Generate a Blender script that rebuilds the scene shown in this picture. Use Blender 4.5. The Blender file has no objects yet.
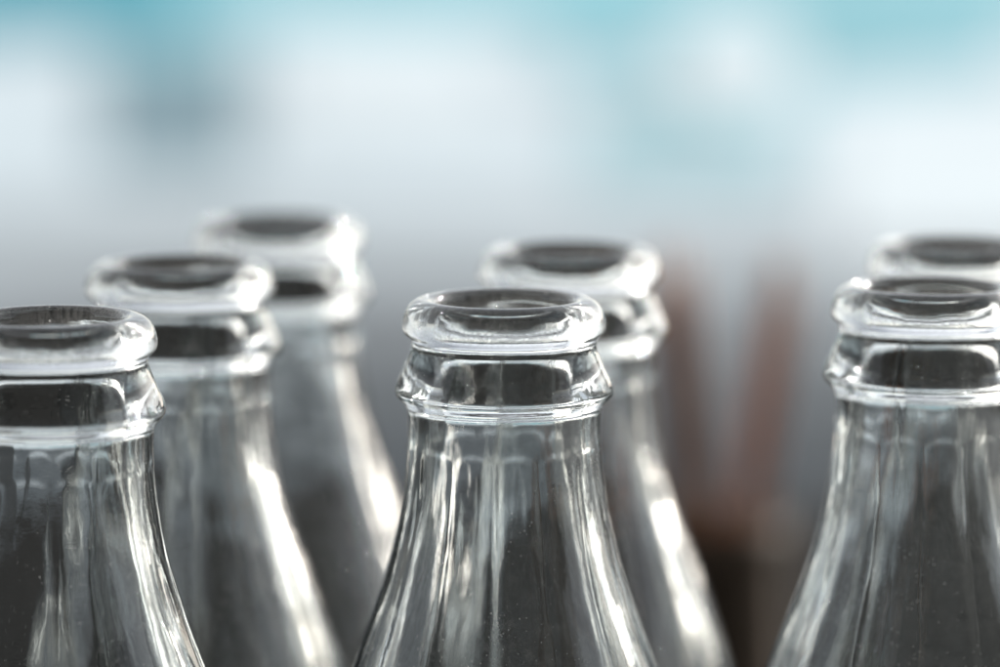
import bpy, bmesh, math, random
from mathutils import Vector, Matrix, noise
random.seed(7)
S = bpy.context.scene
C = S.collection
R = math.radians

# ------------------------------------------------------------------ camera
F_PX = 3600.0                       # focal length in photo pixels (photo 1000 wide)
PITCH = math.atan(495.5 / F_PX)
BOTTLE_H = 0.235
CAM_DROP = 0.05944                  # camera height above the lips
cam_z = BOTTLE_H + CAM_DROP
cd = bpy.data.cameras.new('camera'); cam = bpy.data.objects.new('camera', cd); C.objects.link(cam)
cam.location = (0, 0, cam_z)
cam.rotation_euler = (R(90) - PITCH, 0, 0)
cd.sensor_width = 36; cd.lens = F_PX / 1000 * 36
cd.clip_start = 0.02; cd.clip_end = 500
cd.dof.use_dof = True; cd.dof.focus_distance = 0.459; cd.dof.aperture_fstop = 8.0
S.camera = cam

# ------------------------------------------------------------------ world and sun
SUN_ELEV, SUN_AZ = R(25), R(40)     # azimuth clockwise from +Y: the sun stands behind the bottles
w = bpy.data.worlds.new('World'); S.world = w; w.use_nodes = True
nt = w.node_tree; nt.nodes.clear()
out = nt.nodes.new('ShaderNodeOutputWorld'); bg = nt.nodes.new('ShaderNodeBackground')
sky = nt.nodes.new('ShaderNodeTexSky'); sky.sky_type = 'NISHITA'; sky.sun_disc = False
sky.sun_elevation = SUN_ELEV; sky.sun_rotation = SUN_AZ
sky.air_density = 1.0; sky.dust_density = 1.0; sky.ozone_density = 1.0
bg.inputs['Strength'].default_value = 0.14
hs = nt.nodes.new('ShaderNodeHueSaturation'); hs.inputs['Saturation'].default_value = 0.3   # thin bright cloud
nt.links.new(sky.outputs[0], hs.inputs['Color']); nt.links.new(hs.outputs[0], bg.inputs[0]); nt.links.new(bg.outputs[0], out.inputs[0])
sd = bpy.data.lights.new('sun', 'SUN'); sun = bpy.data.objects.new('sun', sd); C.objects.link(sun)
sd.energy = 4.8; sd.angle = R(0.8); sd.color = (1.0, 0.97, 0.93)
sdir = Vector((math.sin(SUN_AZ) * math.cos(SUN_ELEV), math.cos(SUN_AZ) * math.cos(SUN_ELEV), math.sin(SUN_ELEV)))
sun.rotation_euler = sdir.to_track_quat('Z', 'Y').to_euler()

S.view_settings.view_transform = 'Standard'; S.view_settings.look = 'None'
S.view_settings.exposure = 0.38; S.view_settings.gamma = 1.0
S.render.engine = 'CYCLES'
cy = S.cycles
cy.max_bounces = 40; cy.transmission_bounces = 40; cy.glossy_bounces = 24; cy.diffuse_bounces = 4
cy.transparent_max_bounces = 16
cy.caustics_reflective = True; cy.caustics_refractive = True; cy.blur_glossy = 0.0
cy.sample_clamp_indirect = 0.0; cy.use_denoising = True
try: cy.use_adaptive_sampling = False
except Exception: pass

# ------------------------------------------------------------------ helpers
def tag(o, label=None, cat=None, group=None, kind=None):
    if label: o['label'] = label
    if cat: o['category'] = cat
    if group: o['group'] = group
    if kind: o['kind'] = kind
    return o
def link_mesh(name, bm, mat, parent=None, smooth=True):
    me = bpy.data.meshes.new(name); bm.to_mesh(me); bm.free()
    for p in me.polygons: p.use_smooth = smooth
    me.materials.append(mat)
    o = bpy.data.objects.new(name, me); C.objects.link(o)
    if parent: o.parent = parent
    return o
def empty(name, loc):
    o = bpy.data.objects.new(name, None); C.objects.link(o); o.location = loc
    o.empty_display_size = 0.02
    return o
def pixel_on_plane(px, py, z):
    """ground point where the plane at height z is seen at photo pixel (px, py)"""
    v = (py - 333.5) / F_PX
    D = (cam_z - z) / (math.sin(PITCH) + v * math.cos(PITCH))
    return Vector(((px - 500) / F_PX * D, D * (math.cos(PITCH) - v * math.sin(PITCH)), z))
def principled(name, col, rough=0.6, spec=0.5, metallic=0.0):
    m = bpy.data.materials.new(name); m.use_nodes = True
    b = m.node_tree.nodes['Principled BSDF']
    b.inputs['Base Color'].default_value = (*col, 1); b.inputs['Roughness'].default_value = rough
    b.inputs['Specular IOR Level'].default_value = spec; b.inputs['Metallic'].default_value = metallic
    return m
def noisy(name, c1, c2, scale, rough=0.6, spec=0.5, stretch=(1, 1, 1), detail=5, bump=0.0, lo=0.35, hi=0.65):
    m = principled(name, c1, rough, spec); t = m.node_tree; b = t.nodes['Principled BSDF']
    tc = t.nodes.new('ShaderNodeTexCoord'); mp = t.nodes.new('ShaderNodeMapping')
    mp.inputs['Scale'].default_value = stretch
    n = t.nodes.new('ShaderNodeTexNoise'); n.inputs['Scale'].default_value = scale; n.inputs['Detail'].default_value = detail
    r = t.nodes.new('ShaderNodeValToRGB')
    r.color_ramp.elements[0].position = lo; r.color_ramp.elements[0].color = (*c1, 1)
    r.color_ramp.elements[1].position = hi; r.color_ramp.elements[1].color = (*c2, 1)
    t.links.new(tc.outputs['Object'], mp.inputs[0]); t.links.new(mp.outputs[0], n.inputs[0])
    t.links.new(n.outputs[0], r.inputs[0]); t.links.new(r.outputs[0], b.inputs['Base Color'])
    if bump:
        bp = t.nodes.new('ShaderNodeBump'); bp.inputs['Strength'].default_value = bump
        t.links.new(n.outputs[0], bp.inputs['Height']); t.links.new(bp.outputs[0], b.inputs['Normal'])
    return m

# ------------------------------------------------------------------ setting: ground, paving, water
GZ = -0.76                          # ground, the table top is z = 0
def paving(name, c, var=0.15, scale=0.7, rough=0.9, spec=0.05):
    return noisy(name, tuple(v*(1-var) for v in c), tuple(v*(1+var) for v in c), scale, rough=rough, spec=spec)
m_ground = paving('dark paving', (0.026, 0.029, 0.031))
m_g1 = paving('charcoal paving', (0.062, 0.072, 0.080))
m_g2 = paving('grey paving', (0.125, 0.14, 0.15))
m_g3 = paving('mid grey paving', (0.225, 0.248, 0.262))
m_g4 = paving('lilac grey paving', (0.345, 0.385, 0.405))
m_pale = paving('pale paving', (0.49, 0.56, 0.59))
m_water = paving('turquoise water', (0.185, 0.41, 0.46), rough=0.7)
m_slate = paving('blue grey paving', (0.17, 0.255, 0.29))
m_white = paving('white stone', (0.58, 0.64, 0.66), var=0.05)

def sheet(name, pts, z, mat, th=0.0):
    bm = bmesh.new()
    vs = [bm.verts.new((p[0], p[1], z)) for p in pts]
    f = bm.faces.new(vs)
    bmesh.ops.recalc_face_normals(bm, faces=[f])
    if f.normal.z < 0: f.normal_flip()
    return tag(link_mesh(name, bm, mat, smooth=False), kind='structure')
sheet('ground', [(-200, -60), (200, -60), (200, 400), (-200, 400)], GZ, m_ground)
def px_sheet(name, quad, z, mat):
    return sheet(name, [pixel_on_plane(x, y, z)[:2] for x, y in quad], z, mat)
m_deep = paving('deep turquoise tiles', (0.05, 0.26, 0.325))
m_aqua = paving('pale aqua tiles', (0.27, 0.425, 0.46))
L0, L1 = -350, 1350
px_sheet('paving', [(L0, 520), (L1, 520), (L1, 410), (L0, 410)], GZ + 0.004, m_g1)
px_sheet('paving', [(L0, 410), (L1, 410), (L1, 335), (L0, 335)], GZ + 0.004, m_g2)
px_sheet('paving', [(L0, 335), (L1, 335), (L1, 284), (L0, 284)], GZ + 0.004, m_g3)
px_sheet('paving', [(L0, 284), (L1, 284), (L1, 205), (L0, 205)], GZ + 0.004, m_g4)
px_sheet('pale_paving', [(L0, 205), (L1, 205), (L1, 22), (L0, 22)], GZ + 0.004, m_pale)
px_sheet('water', [(L0-100, 22), (L1+100, 22), (L1+200, -70), (L0-200, -70)], GZ + 0.004, m_water)
A = GZ + 0.012
px_sheet('pool_basin', [(-90, 40), (180, 30), (210, -60), (-90, -60)], A, m_deep)
px_sheet('paving_patch', [(100, 168), (250, 168), (250, 50), (100, 50)], A, m_slate)
px_sheet('pool_basin', [(95, 49), (255, 49), (250, 31), (95, 31)], A, m_water)
px_sheet('pool_basin', [(555, 72), (650, 62), (650, 23), (545, 23)], A, m_water)
px_sheet('pool_basin', [(575, 185), (790, 185), (800, 118), (590, 100)], A, m_aqua)
px_sheet('pool_basin', [(800, 85), (1010, 70), (1010, 23), (800, 23)], A, m_water)
px_sheet('pool_basin', [(652, 117), (800, 117), (799, 23), (652, 23)], A, m_aqua)
disc = [(735 + 62*math.cos(t*math.pi/12), 62 + 50*math.sin(t*math.pi/12)) for t in range(24)]
px_sheet('round_slab', disc, GZ + 0.020, m_white)
px_sheet('white_slab', [(285, 120), (500, 120), (470, 40), (285, 40)], A, m_white)
px_sheet('white_slab', [(830, 255), (1100, 255), (1080, 110), (840, 115)], A, m_white)

# ------------------------------------------------------------------ table
m_table = noisy('dark stained wood', (0.008, 0.0078, 0.0072), (0.015, 0.0145, 0.013), 14, rough=0.85, spec=0.03, stretch=(0.12, 2.0, 1), bump=0.15)
m_leg = principled('dark metal', (0.03, 0.03, 0.032), 0.4)
table = tag(empty('table', (0, 0.55, GZ)), 'dark brown plank table under the bottles, out of focus at the bottom', 'table')
def box(bm, x0, x1, y0, y1, z0, z1, bev=0.0):
    g = bmesh.ops.create_cube(bm, size=1.0)
    bmesh.ops.transform(bm, verts=g['verts'], matrix=Matrix.Translation(((x0+x1)/2, (y0+y1)/2, (z0+z1)/2)) @ Matrix.Diagonal((x1-x0, y1-y0, z1-z0, 1)))
    if bev:
        es = list({e for v in g['verts'] for e in v.link_edges})
        bmesh.ops.bevel(bm, geom=es, offset=bev, segments=2, affect='EDGES')
TH = -GZ
bm = bmesh.new()
y = -0.62
while y < 1.0:
    box(bm, -1.1, 1.1, y, y + 0.106, TH - 0.032, TH, 0.003); y += 0.11
link_mesh('table_top', bm, m_table, table, smooth=False)
for lx in (-1.02, 1.02):
    for ly in (-0.55, 0.95):
        bm = bmesh.new(); box(bm, lx-0.03, lx+0.03, ly-0.03, ly+0.03, 0, TH - 0.034, 0.004)
        link_mesh('leg', bm, m_leg, table, smooth=False)

# unseen dark slab added behind the camera to block sky reflections in the glass
m_blocker = noisy('dark sky blocker', (0.018, 0.019, 0.020), (0.027, 0.028, 0.030), 2.0, rough=0.9, spec=0.1, bump=0.1)
bm = bmesh.new(); box(bm, -7, 7, -2.6, -2.3, GZ + 0.005, GZ + 7.0, 0.01)
tag(link_mesh('sky_blocker', bm, m_blocker, smooth=False), kind='structure')

# ------------------------------------------------------------------ pot of brown stalks behind
m_stalk = noisy('red brown stalk', (0.44, 0.23, 0.14), (0.56, 0.33, 0.22), 60, rough=0.6, stretch=(1, 1, 0.1))
m_pot = noisy('dark brown glaze', (0.085, 0.06, 0.038), (0.13, 0.09, 0.06), 30, rough=0.75, spec=0.4)
PD = 0.93
pot_c = Vector(((712 - 500) / F_PX * PD, PD, 0))
pot = tag(empty('stalk_pot', pot_c), 'dark brown pot of reddish brown stalks fanning into a V, blurred behind the bottles', 'pot')
bm = bmesh.new()
prof = [(0.0, 0.001), (0.022, 0.0), (0.027, 0.006), (0.031, 0.045), (0.032, 0.08), (0.030, 0.105), (0.0315, 0.112), (0.031, 0.118), (0.028, 0.117), (0.027, 0.105), (0.028, 0.02), (0.0, 0.016)]
prof = [(r * 0.66, z) for r, z in prof]
N = 48; rings = []
for r, z in prof:
    rings.append([bm.verts.new((max(r, 1e-5) * math.cos(2*math.pi*i/N), max(r, 1e-5) * math.sin(2*math.pi*i/N), z)) for i in range(N)])
for a, b in zip(rings, rings[1:]):
    for i in range(N): bm.faces.new((a[i], a[(i+1) % N], b[(i+1) % N], b[i]))
link_mesh('pot_body', bm, m_pot, pot)
for k in range(20):
    side = -1 if k % 2 == 0 else 1
    top = Vector((side * random.uniform(0.009, 0.021) + 0.0055, random.uniform(-0.015, 0.015), random.uniform(0.165, 0.195) - (0.008 if side > 0 else 0)))
    base = Vector((random.uniform(-0.003, 0.003) + side * -0.002 + 0.002, random.uniform(-0.008, 0.008), 0.021))
    bm = bmesh.new(); n = 8; prev = None
    for s in range(9):
        t = s / 8; p = Vector((base.x + (top.x - base.x) * t**1.15, base.y + (top.y - base.y) * t, base.z + (top.z - base.z) * t)) + Vector((math.sin(t*3+k), math.cos(t*2.5+k), 0)) * 0.001
        r = 0.0017 * (1 - 0.35*t)
        ring = [bm.verts.new(p + Vector((math.cos(2*math.pi*i/n)*r, math.sin(2*math.pi*i/n)*r, 0))) for i in range(n)]
        if prev:
            for i in range(n): bm.faces.new((prev[i], prev[(i+1) % n], ring[(i+1) % n], ring[i]))
        prev = ring
    bm.faces.new(prev)
    link_mesh('stalk', bm, m_stalk, pot)

# ------------------------------------------------------------------ glass
def glass_material():
    m = bpy.data.materials.new('clear bottle glass'); m.use_nodes = True
    t = m.node_tree; t.nodes.clear(); L = t.links.new
    o = t.nodes.new('ShaderNodeOutputMaterial'); tc = t.nodes.new('ShaderNodeTexCoord')
    g = t.nodes.new('ShaderNodeBsdfGlass'); g.inputs['IOR'].default_value = 1.52
    g.inputs['Color'].default_value = (0.985, 0.992, 0.99, 1)
    def nz(scale, stretch=(1, 1, 1), detail=3):
        mp = t.nodes.new('ShaderNodeMapping'); mp.inputs['Scale'].default_value = stretch
        n = t.nodes.new('ShaderNodeTexNoise'); n.inputs['Scale'].default_value = scale; n.inputs['Detail'].default_value = detail
        L(tc.outputs['Object'], mp.inputs[0]); L(mp.outputs[0], n.inputs[0]); return n.outputs[0]
    def ramp(src, a, b, v0=0.0, v1=1.0):
        r = t.nodes.new('ShaderNodeMapRange'); r.inputs[1].default_value = a; r.inputs[2].default_value = b
        r.inputs[3].default_value = v0; r.inputs[4].default_value = v1; r.clamp = True
        L(src, r.inputs[0]); return r.outputs[0]
    def math_(op, a, b):
        n = t.nodes.new('ShaderNodeMath'); n.operation = op
        for i, v in enumerate((a, b)):
            if isinstance(v, (int, float)): n.inputs[i].default_value = v
            else: L(v, n.inputs[i])
        return n.outputs[0]
    # fine waviness of pressed glass, drawn out along the bottle
    streak = nz(900, (1, 1, 0.10), 2); fine = nz(2200, (1, 1, 1), 2)
    b1 = t.nodes.new('ShaderNodeBump'); b1.inputs['Distance'].default_value = 0.00003; b1.inputs['Strength'].default_value = 0.4
    L(streak, b1.inputs['Height'])
    b2 = t.nodes.new('ShaderNodeBump'); b2.inputs['Distance'].default_value = 0.000008; b2.inputs['Strength'].default_value = 0.5
    L(fine, b2.inputs['Height']); L(b1.outputs[0], b2.inputs['Normal'])
    L(b2.outputs[0], g.inputs['Normal'])
    # scuffed wear on the lip, rougher in patches, plus painted-on refracted brightness
    sx = t.nodes.new('ShaderNodeSeparateXYZ'); L(tc.outputs['Object'], sx.inputs[0])
    rad = t.nodes.new('ShaderNodeVectorMath'); rad.operation = 'LENGTH'
    flat = t.nodes.new('ShaderNodeVectorMath'); flat.operation = 'MULTIPLY'; flat.inputs[1].default_value = (1, 1, 0)
    L(tc.outputs['Object'], flat.inputs[0]); L(flat.outputs[0], rad.inputs[0])
    outer = ramp(rad.outputs['Value'], 0.0122, 0.0127)
    high = ramp(sx.outputs['Z'], BOTTLE_H - 0.0050, BOTTLE_H - 0.0040)
    low = ramp(sx.outputs['Z'], BOTTLE_H - 0.0036, BOTTLE_H - 0.0010, 1, 0)
    band = math_('MULTIPLY', math_('MULTIPLY', high, low), outer)
    sc = ramp(nz(2600, (1, 1, 1.0), 4), 0.38, 0.58, 0.2, 1.0)
    inner = ramp(rad.outputs['Value'], 0.0095, 0.0102, 1, 0)
    top = ramp(sx.outputs['Z'], BOTTLE_H - 0.010, BOTTLE_H - 0.001)
    scuff_glow = math_('ADD', math_('MULTIPLY', band, sc), math_('MULTIPLY', math_('MULTIPLY', inner, top), math_('MULTIPLY', sc, 0.22)))
    L(math_('MULTIPLY', scuff_glow, 0.26), g.inputs['Roughness'])
    # dust: sparse specks and a few short fibres
    v = t.nodes.new('ShaderNodeTexVoronoi'); v.inputs['Scale'].default_value = 1500
    L(tc.outputs['Object'], v.inputs['Vector'])
    spot = ramp(v.outputs['Distance'], 0.08, 0.16, 1, 0)
    csep = t.nodes.new('ShaderNodeSeparateColor'); L(v.outputs['Color'], csep.inputs[0])
    keep = ramp(csep.outputs[0], 0.62, 0.80)
    patch = ramp(math_('ADD', nz(70, detail=5), ramp(sx.outputs['Z'], BOTTLE_H - 0.030, BOTTLE_H - 0.048, 0, 0.13)), 0.46, 0.62)
    mask = math_('MULTIPLY', math_('MULTIPLY', spot, keep), math_('MULTIPLY', patch, 0.95))
    mask = math_('ADD', mask, math_('MULTIPLY', scuff_glow, 0.24))  # pale mix paints bright refraction onto the lip and lightens the mouth
    d = t.nodes.new('ShaderNodeBsdfDiffuse'); d.inputs['Color'].default_value = (0.75, 0.73, 0.70, 1)
    tl = t.nodes.new('ShaderNodeBsdfTranslucent'); tl.inputs['Color'].default_value = (0.75, 0.73, 0.70, 1)
    dm = t.nodes.new('ShaderNodeMixShader'); dm.inputs[0].default_value = 0.5; L(d.outputs[0], dm.inputs[1]); L(tl.outputs[0], dm.inputs[2])
    mx = t.nodes.new('ShaderNodeMixShader'); L(mask, mx.inputs[0]); L(g.outputs[0], mx.inputs[1]); L(dm.outputs[0], mx.inputs[2])
    L(mx.outputs[0], o.inputs['Surface'])
    return m
GLASS = glass_material()

U = 0.0133 / 102                    # one photo pixel at the middle bottle, in metres
# outer outline, (radius, height below the crest), photo pixels of the middle bottle, read off its edge
OUT = [(80,0),(84.5,-0.6),(89.5,-2.4),(94,-5.6),(97.5,-10),(100,-16),(101.6,-22),(102,-27),(101.5,-31),(99.8,-34.5),(96.8,-37.2),
       (94.3,-39.5),(93.2,-42.5),(92.8,-46),(93.2,-50),(94.6,-54),(97,-60),(100,-67),(103.5,-75),(106.8,-82),(108.8,-87.5),(109.6,-92),
       (108.8,-96),(106.5,-99.5),(103,-103),(100,-106),(98.2,-109.5),(97.2,-113),(96.8,-118),(96.6,-124),(96.6,-132),(97,-140),
       (97.8,-150),(99,-165),(100.8,-183),(103,-200),(106,-218),(110,-238),(115.5,-260),(122,-283),(129.5,-306),(138,-330),(147,-355),
       (156,-380),(166,-410),(176,-440),(185,-470),(193,-503),(199,-540),(203,-580),(205,-630)]
INN = [(80,0),(76,-0.5),(73,-1.7),(70.8,-4),(69.2,-7),(68.6,-10),(68.8,-15),(70.4,-24),(72.9,-36),(74.6,-46),(75,-58),(75,-75),(74.8,-92),]   # below the collar the wall runs parallel to the outside
WALL = [(-112, 22.2), (-140, 22.3), (-200, 22.4), (-250, 22.8), (-320, 24.2), (-400, 26), (-500, 28.2), (-630, 31)]
for r, z in OUT:
    if z <= -112:
        for (z0, t0), (z1, t1) in zip(WALL, WALL[1:]):
            if z1 <= z <= z0: INN.append((r - (t0 + (t1 - t0) * (z - z0) / (z1 - z0)), z)); break
OUT = [(r*U, z*U) for r, z in OUT]; INN = [(r*U, z*U) for r, z in INN]
zb = -BOTTLE_H
OUT += [(0.0268,-0.10),(0.0262,-0.12),(0.0252,-0.145),(0.0252,-0.165),(0.0262,-0.185),(0.0270,-0.200),(0.0270,-0.215),(0.0262,-0.227),(0.0240,zb+0.0025),(0.0215,zb),(0.0190,zb+0.001),(0.014,zb+0.004),(0.007,zb+0.0052),(0.00001,zb+0.0055)]
INN += [(0.0230,-0.10),(0.0228,-0.12),(0.0222,-0.145),(0.0224,-0.165),(0.0242,-0.185),(0.0249,-0.200),(0.0248,-0.212),(0.0235,-0.221),(0.0205,-0.2255),(0.015,-0.227),(0.008,-0.2275),(0.00001,-0.2275)]

def resample(pts, near, far, zsplit=-0.062):
    """Catmull-Rom through the outline, denser where it is in view"""
    P = [Vector(p) for p in pts]; res = []
    for i in range(len(P) - 1):
        p0 = P[max(i-1, 0)]; p1 = P[i]; p2 = P[i+1]; p3 = P[min(i+2, len(P)-1)]
        step = near if p1.y > zsplit else far
        n = max(1, int(math.ceil((p2 - p1).length / step)))
        # centripetal-ish tangents scaled by neighbouring lengths
        l01 = max((p1-p0).length, 1e-7); l12 = max((p2-p1).length, 1e-7); l23 = max((p3-p2).length, 1e-7)
        m1 = ((p1-p0)/l01*l12 + (p2-p1)/l12*l01) / (l01+l12) * l12 if i > 0 else (p2-p1)
        m2 = ((p2-p1)/l12*l23 + (p3-p2)/l23*l12) / (l12+l23) * l12 if i < len(P)-2 else (p2-p1)
        for k in range(n):
            t = k / n
            res.append((2*t**3-3*t**2+1)*p1 + (t**3-2*t**2+t)*m1 + (-2*t**3+3*t**2)*p2 + (t**3-t**2)*m2)
    res.append(P[-1]); return res
NF = 14                             # flutes round the shoulder
def smooth(a, b, x):
    t = min(1, max(0, (x - a) / (b - a))); return t*t*(3-2*t)
def flute(theta, z):
    u = (theta * NF / (2*math.pi)) % 1.0
    c = abs(2*u - 1)                                    # 1 on the ridge, 0 in mid flute
    z0 = -0.0185 - 0.0012 * c**2.5                      # scalloped flute tops
    f = smooth(z0, z0 - 0.0012, z) * (0.55 + 0.45 * smooth(-0.03, -0.05, z))
    f *= 1 - smooth(-0.072, -0.085, z)
    return 0.00015 * f * (1 - c**3.2) - 0.00004 * f * smooth(0.86, 1.0, c)
NT = 224
def make_bottle_meshes(seed):
    off = Vector((seed * 3.7, seed * 1.9, seed * 5.1))
    def ring(bm, r, z, inner):
        vs = []
        for i in range(NT):
            th = 2*math.pi*i/NT; ct, st = math.cos(th), math.sin(th)
            rr = r
            if r > 0.004:
                e = Vector((ct, st, 0))
                if inner:
                    amp = smooth(-0.004, -0.03, z)
                    rr += amp * 0.00028 * noise.noise(Vector((ct*1.6, st*1.6, z*28)) + off)
                    rr += amp * (0.00009 + 0.00010 * smooth(-0.0165, -0.013, z)) * noise.noise(Vector((ct*5, st*5, z*100)) + off * 2)
                    rr += smooth(-0.008, -0.02, z) * 0.00001 * noise.noise(Vector((ct*15, st*15, z*90)) + off * 3)
                else:
                    a2 = smooth(-0.001, -0.004, z)
                    rr += 0.00005 * a2 * noise.noise(Vector((ct*3, st*3, z*180)) + off * 4)
                    rr += 0.000022 * a2 * smooth(-0.020, -0.014, z) * noise.noise(Vector((ct*8, st*8, z*200)) + off * 6)
                    rr += 0.000012 * noise.noise(Vector((ct*11, st*11, z*500)) + off * 5)
                    rr += 0.00003 * a2 * smooth(-0.0065, -0.005, z) * noise.noise(Vector((ct*9, st*9, z*420)) + off * 8)
                    rr -= flute(th, z)
                    rr += 0.00006 * smooth(-0.02, -0.03, z) * noise.noise(Vector((ct*3.5, st*3.5, z*110)) + off * 7)
                    sm = min(abs(th - 1.1), abs(th - 1.1 - math.pi))       # mould seam
                    rr += 0.00004 * math.exp(-(sm * r / 0.00035) ** 2) * smooth(-0.004, -0.006, z)
            vs.append(bm.verts.new((rr*ct, rr*st, z + BOTTLE_H)))
        return vs
    bm = bmesh.new()
    lay = bm.faces.layers.int.new('part')
    def zone(z): return 0 if z > -43*U else (1 if z > -111*U else 2)
    o = resample(OUT, 0.00035, 0.0035); n_ = resample(INN, 0.0007, 0.0035)
    zs_o = [ring(bm, p.x, p.y, False) for p in o]
    first = zs_o[0]
    zs_i = [first] + [ring(bm, p.x, p.y, True) for p in n_[1:]]
    for rings, pts, flip in ((zs_o, o, False), (zs_i, n_, True)):
        for a, b, pa, pb in zip(rings, rings[1:], pts, pts[1:]):
            zz = zone((pa.y + pb.y) / 2)
            for i in range(NT):
                j = (i + 1) % NT
                q = (a[i], b[i], b[j], a[j])
                f = bm.faces.new(q if not flip else q[::-1]); f[lay] = zz
    bm.normal_update()
    bm.verts.index_update()
    nor = [v.normal.copy() for v in bm.verts]
    res = []
    for k, nm in enumerate(('lip', 'collar', 'body')):
        idx = {}; vv = []; ff = []; nn = []
        for f in bm.faces:
            if f[lay] != k: continue
            q = []
            for v in f.verts:
                if v.index not in idx:
                    idx[v.index] = len(vv); vv.append(v.co[:]); nn.append(nor[v.index])
                q.append(idx[v.index])
            ff.append(q)
        me = bpy.data.meshes.new(nm); me.from_pydata(vv, [], ff); me.update()
        for p in me.polygons: p.use_smooth = True
        me.normals_split_custom_set_from_vertices([n[:] for n in nn])
        me.materials.append(GLASS); res.append((nm, me))
    bm.free()
    return res
variants = [make_bottle_meshes(s) for s in (1, 2, 3)]
# (pixel of the mouth's centre, flute turn in degrees, mesh variant, label)
BOT = [
 (504, 298.0, 110, 1, 'sharp middle bottle at the very front, mouth complete, dust specks on its fluted shoulder'),
 (51, 315.5, 147, 2, 'nearest clear bottle, cut off by the left edge of the photo'),
 (931, 285.0, 183, 0, 'nearer of the two bottles at the right edge, fluted shoulder in view'),
 (180, 262.0, 228, 0, 'blurred bottle standing between the left front bottle and the hazy one behind it'),
 (279, 218.0, 305, 1, 'most blurred bottle with the highest mouth, farthest back at left'),
 (570, 248.0, 351, 2, 'blurred bottle half hidden behind the sharp middle bottle'),
 (959, 242.0, 40, 1, 'very blurred bottle whose mouth shows just above the right front bottle'),
]
for px, py, turn, var, label in BOT:
    p = pixel_on_plane(px, py, BOTTLE_H)
    b = tag(empty('glass_bottle', (p.x, p.y, 0)), label, 'bottle', 'clear glass bottles standing together on the table')
    tx, ty = R(random.uniform(-0.2, 0.2)), R(random.uniform(-0.2, 0.2))     # each stands a touch out of true
    b.rotation_euler = (tx, ty, R(turn))
    up = b.rotation_euler.to_matrix() @ Vector((0, 0, BOTTLE_H))
    b.location.x -= up.x; b.location.y -= up.y
    print('bottle', round(p.x, 4), round(p.y, 4))
    for nm, me in variants[var]:
        o = bpy.data.objects.new(nm, me); C.objects.link(o); o.parent = b
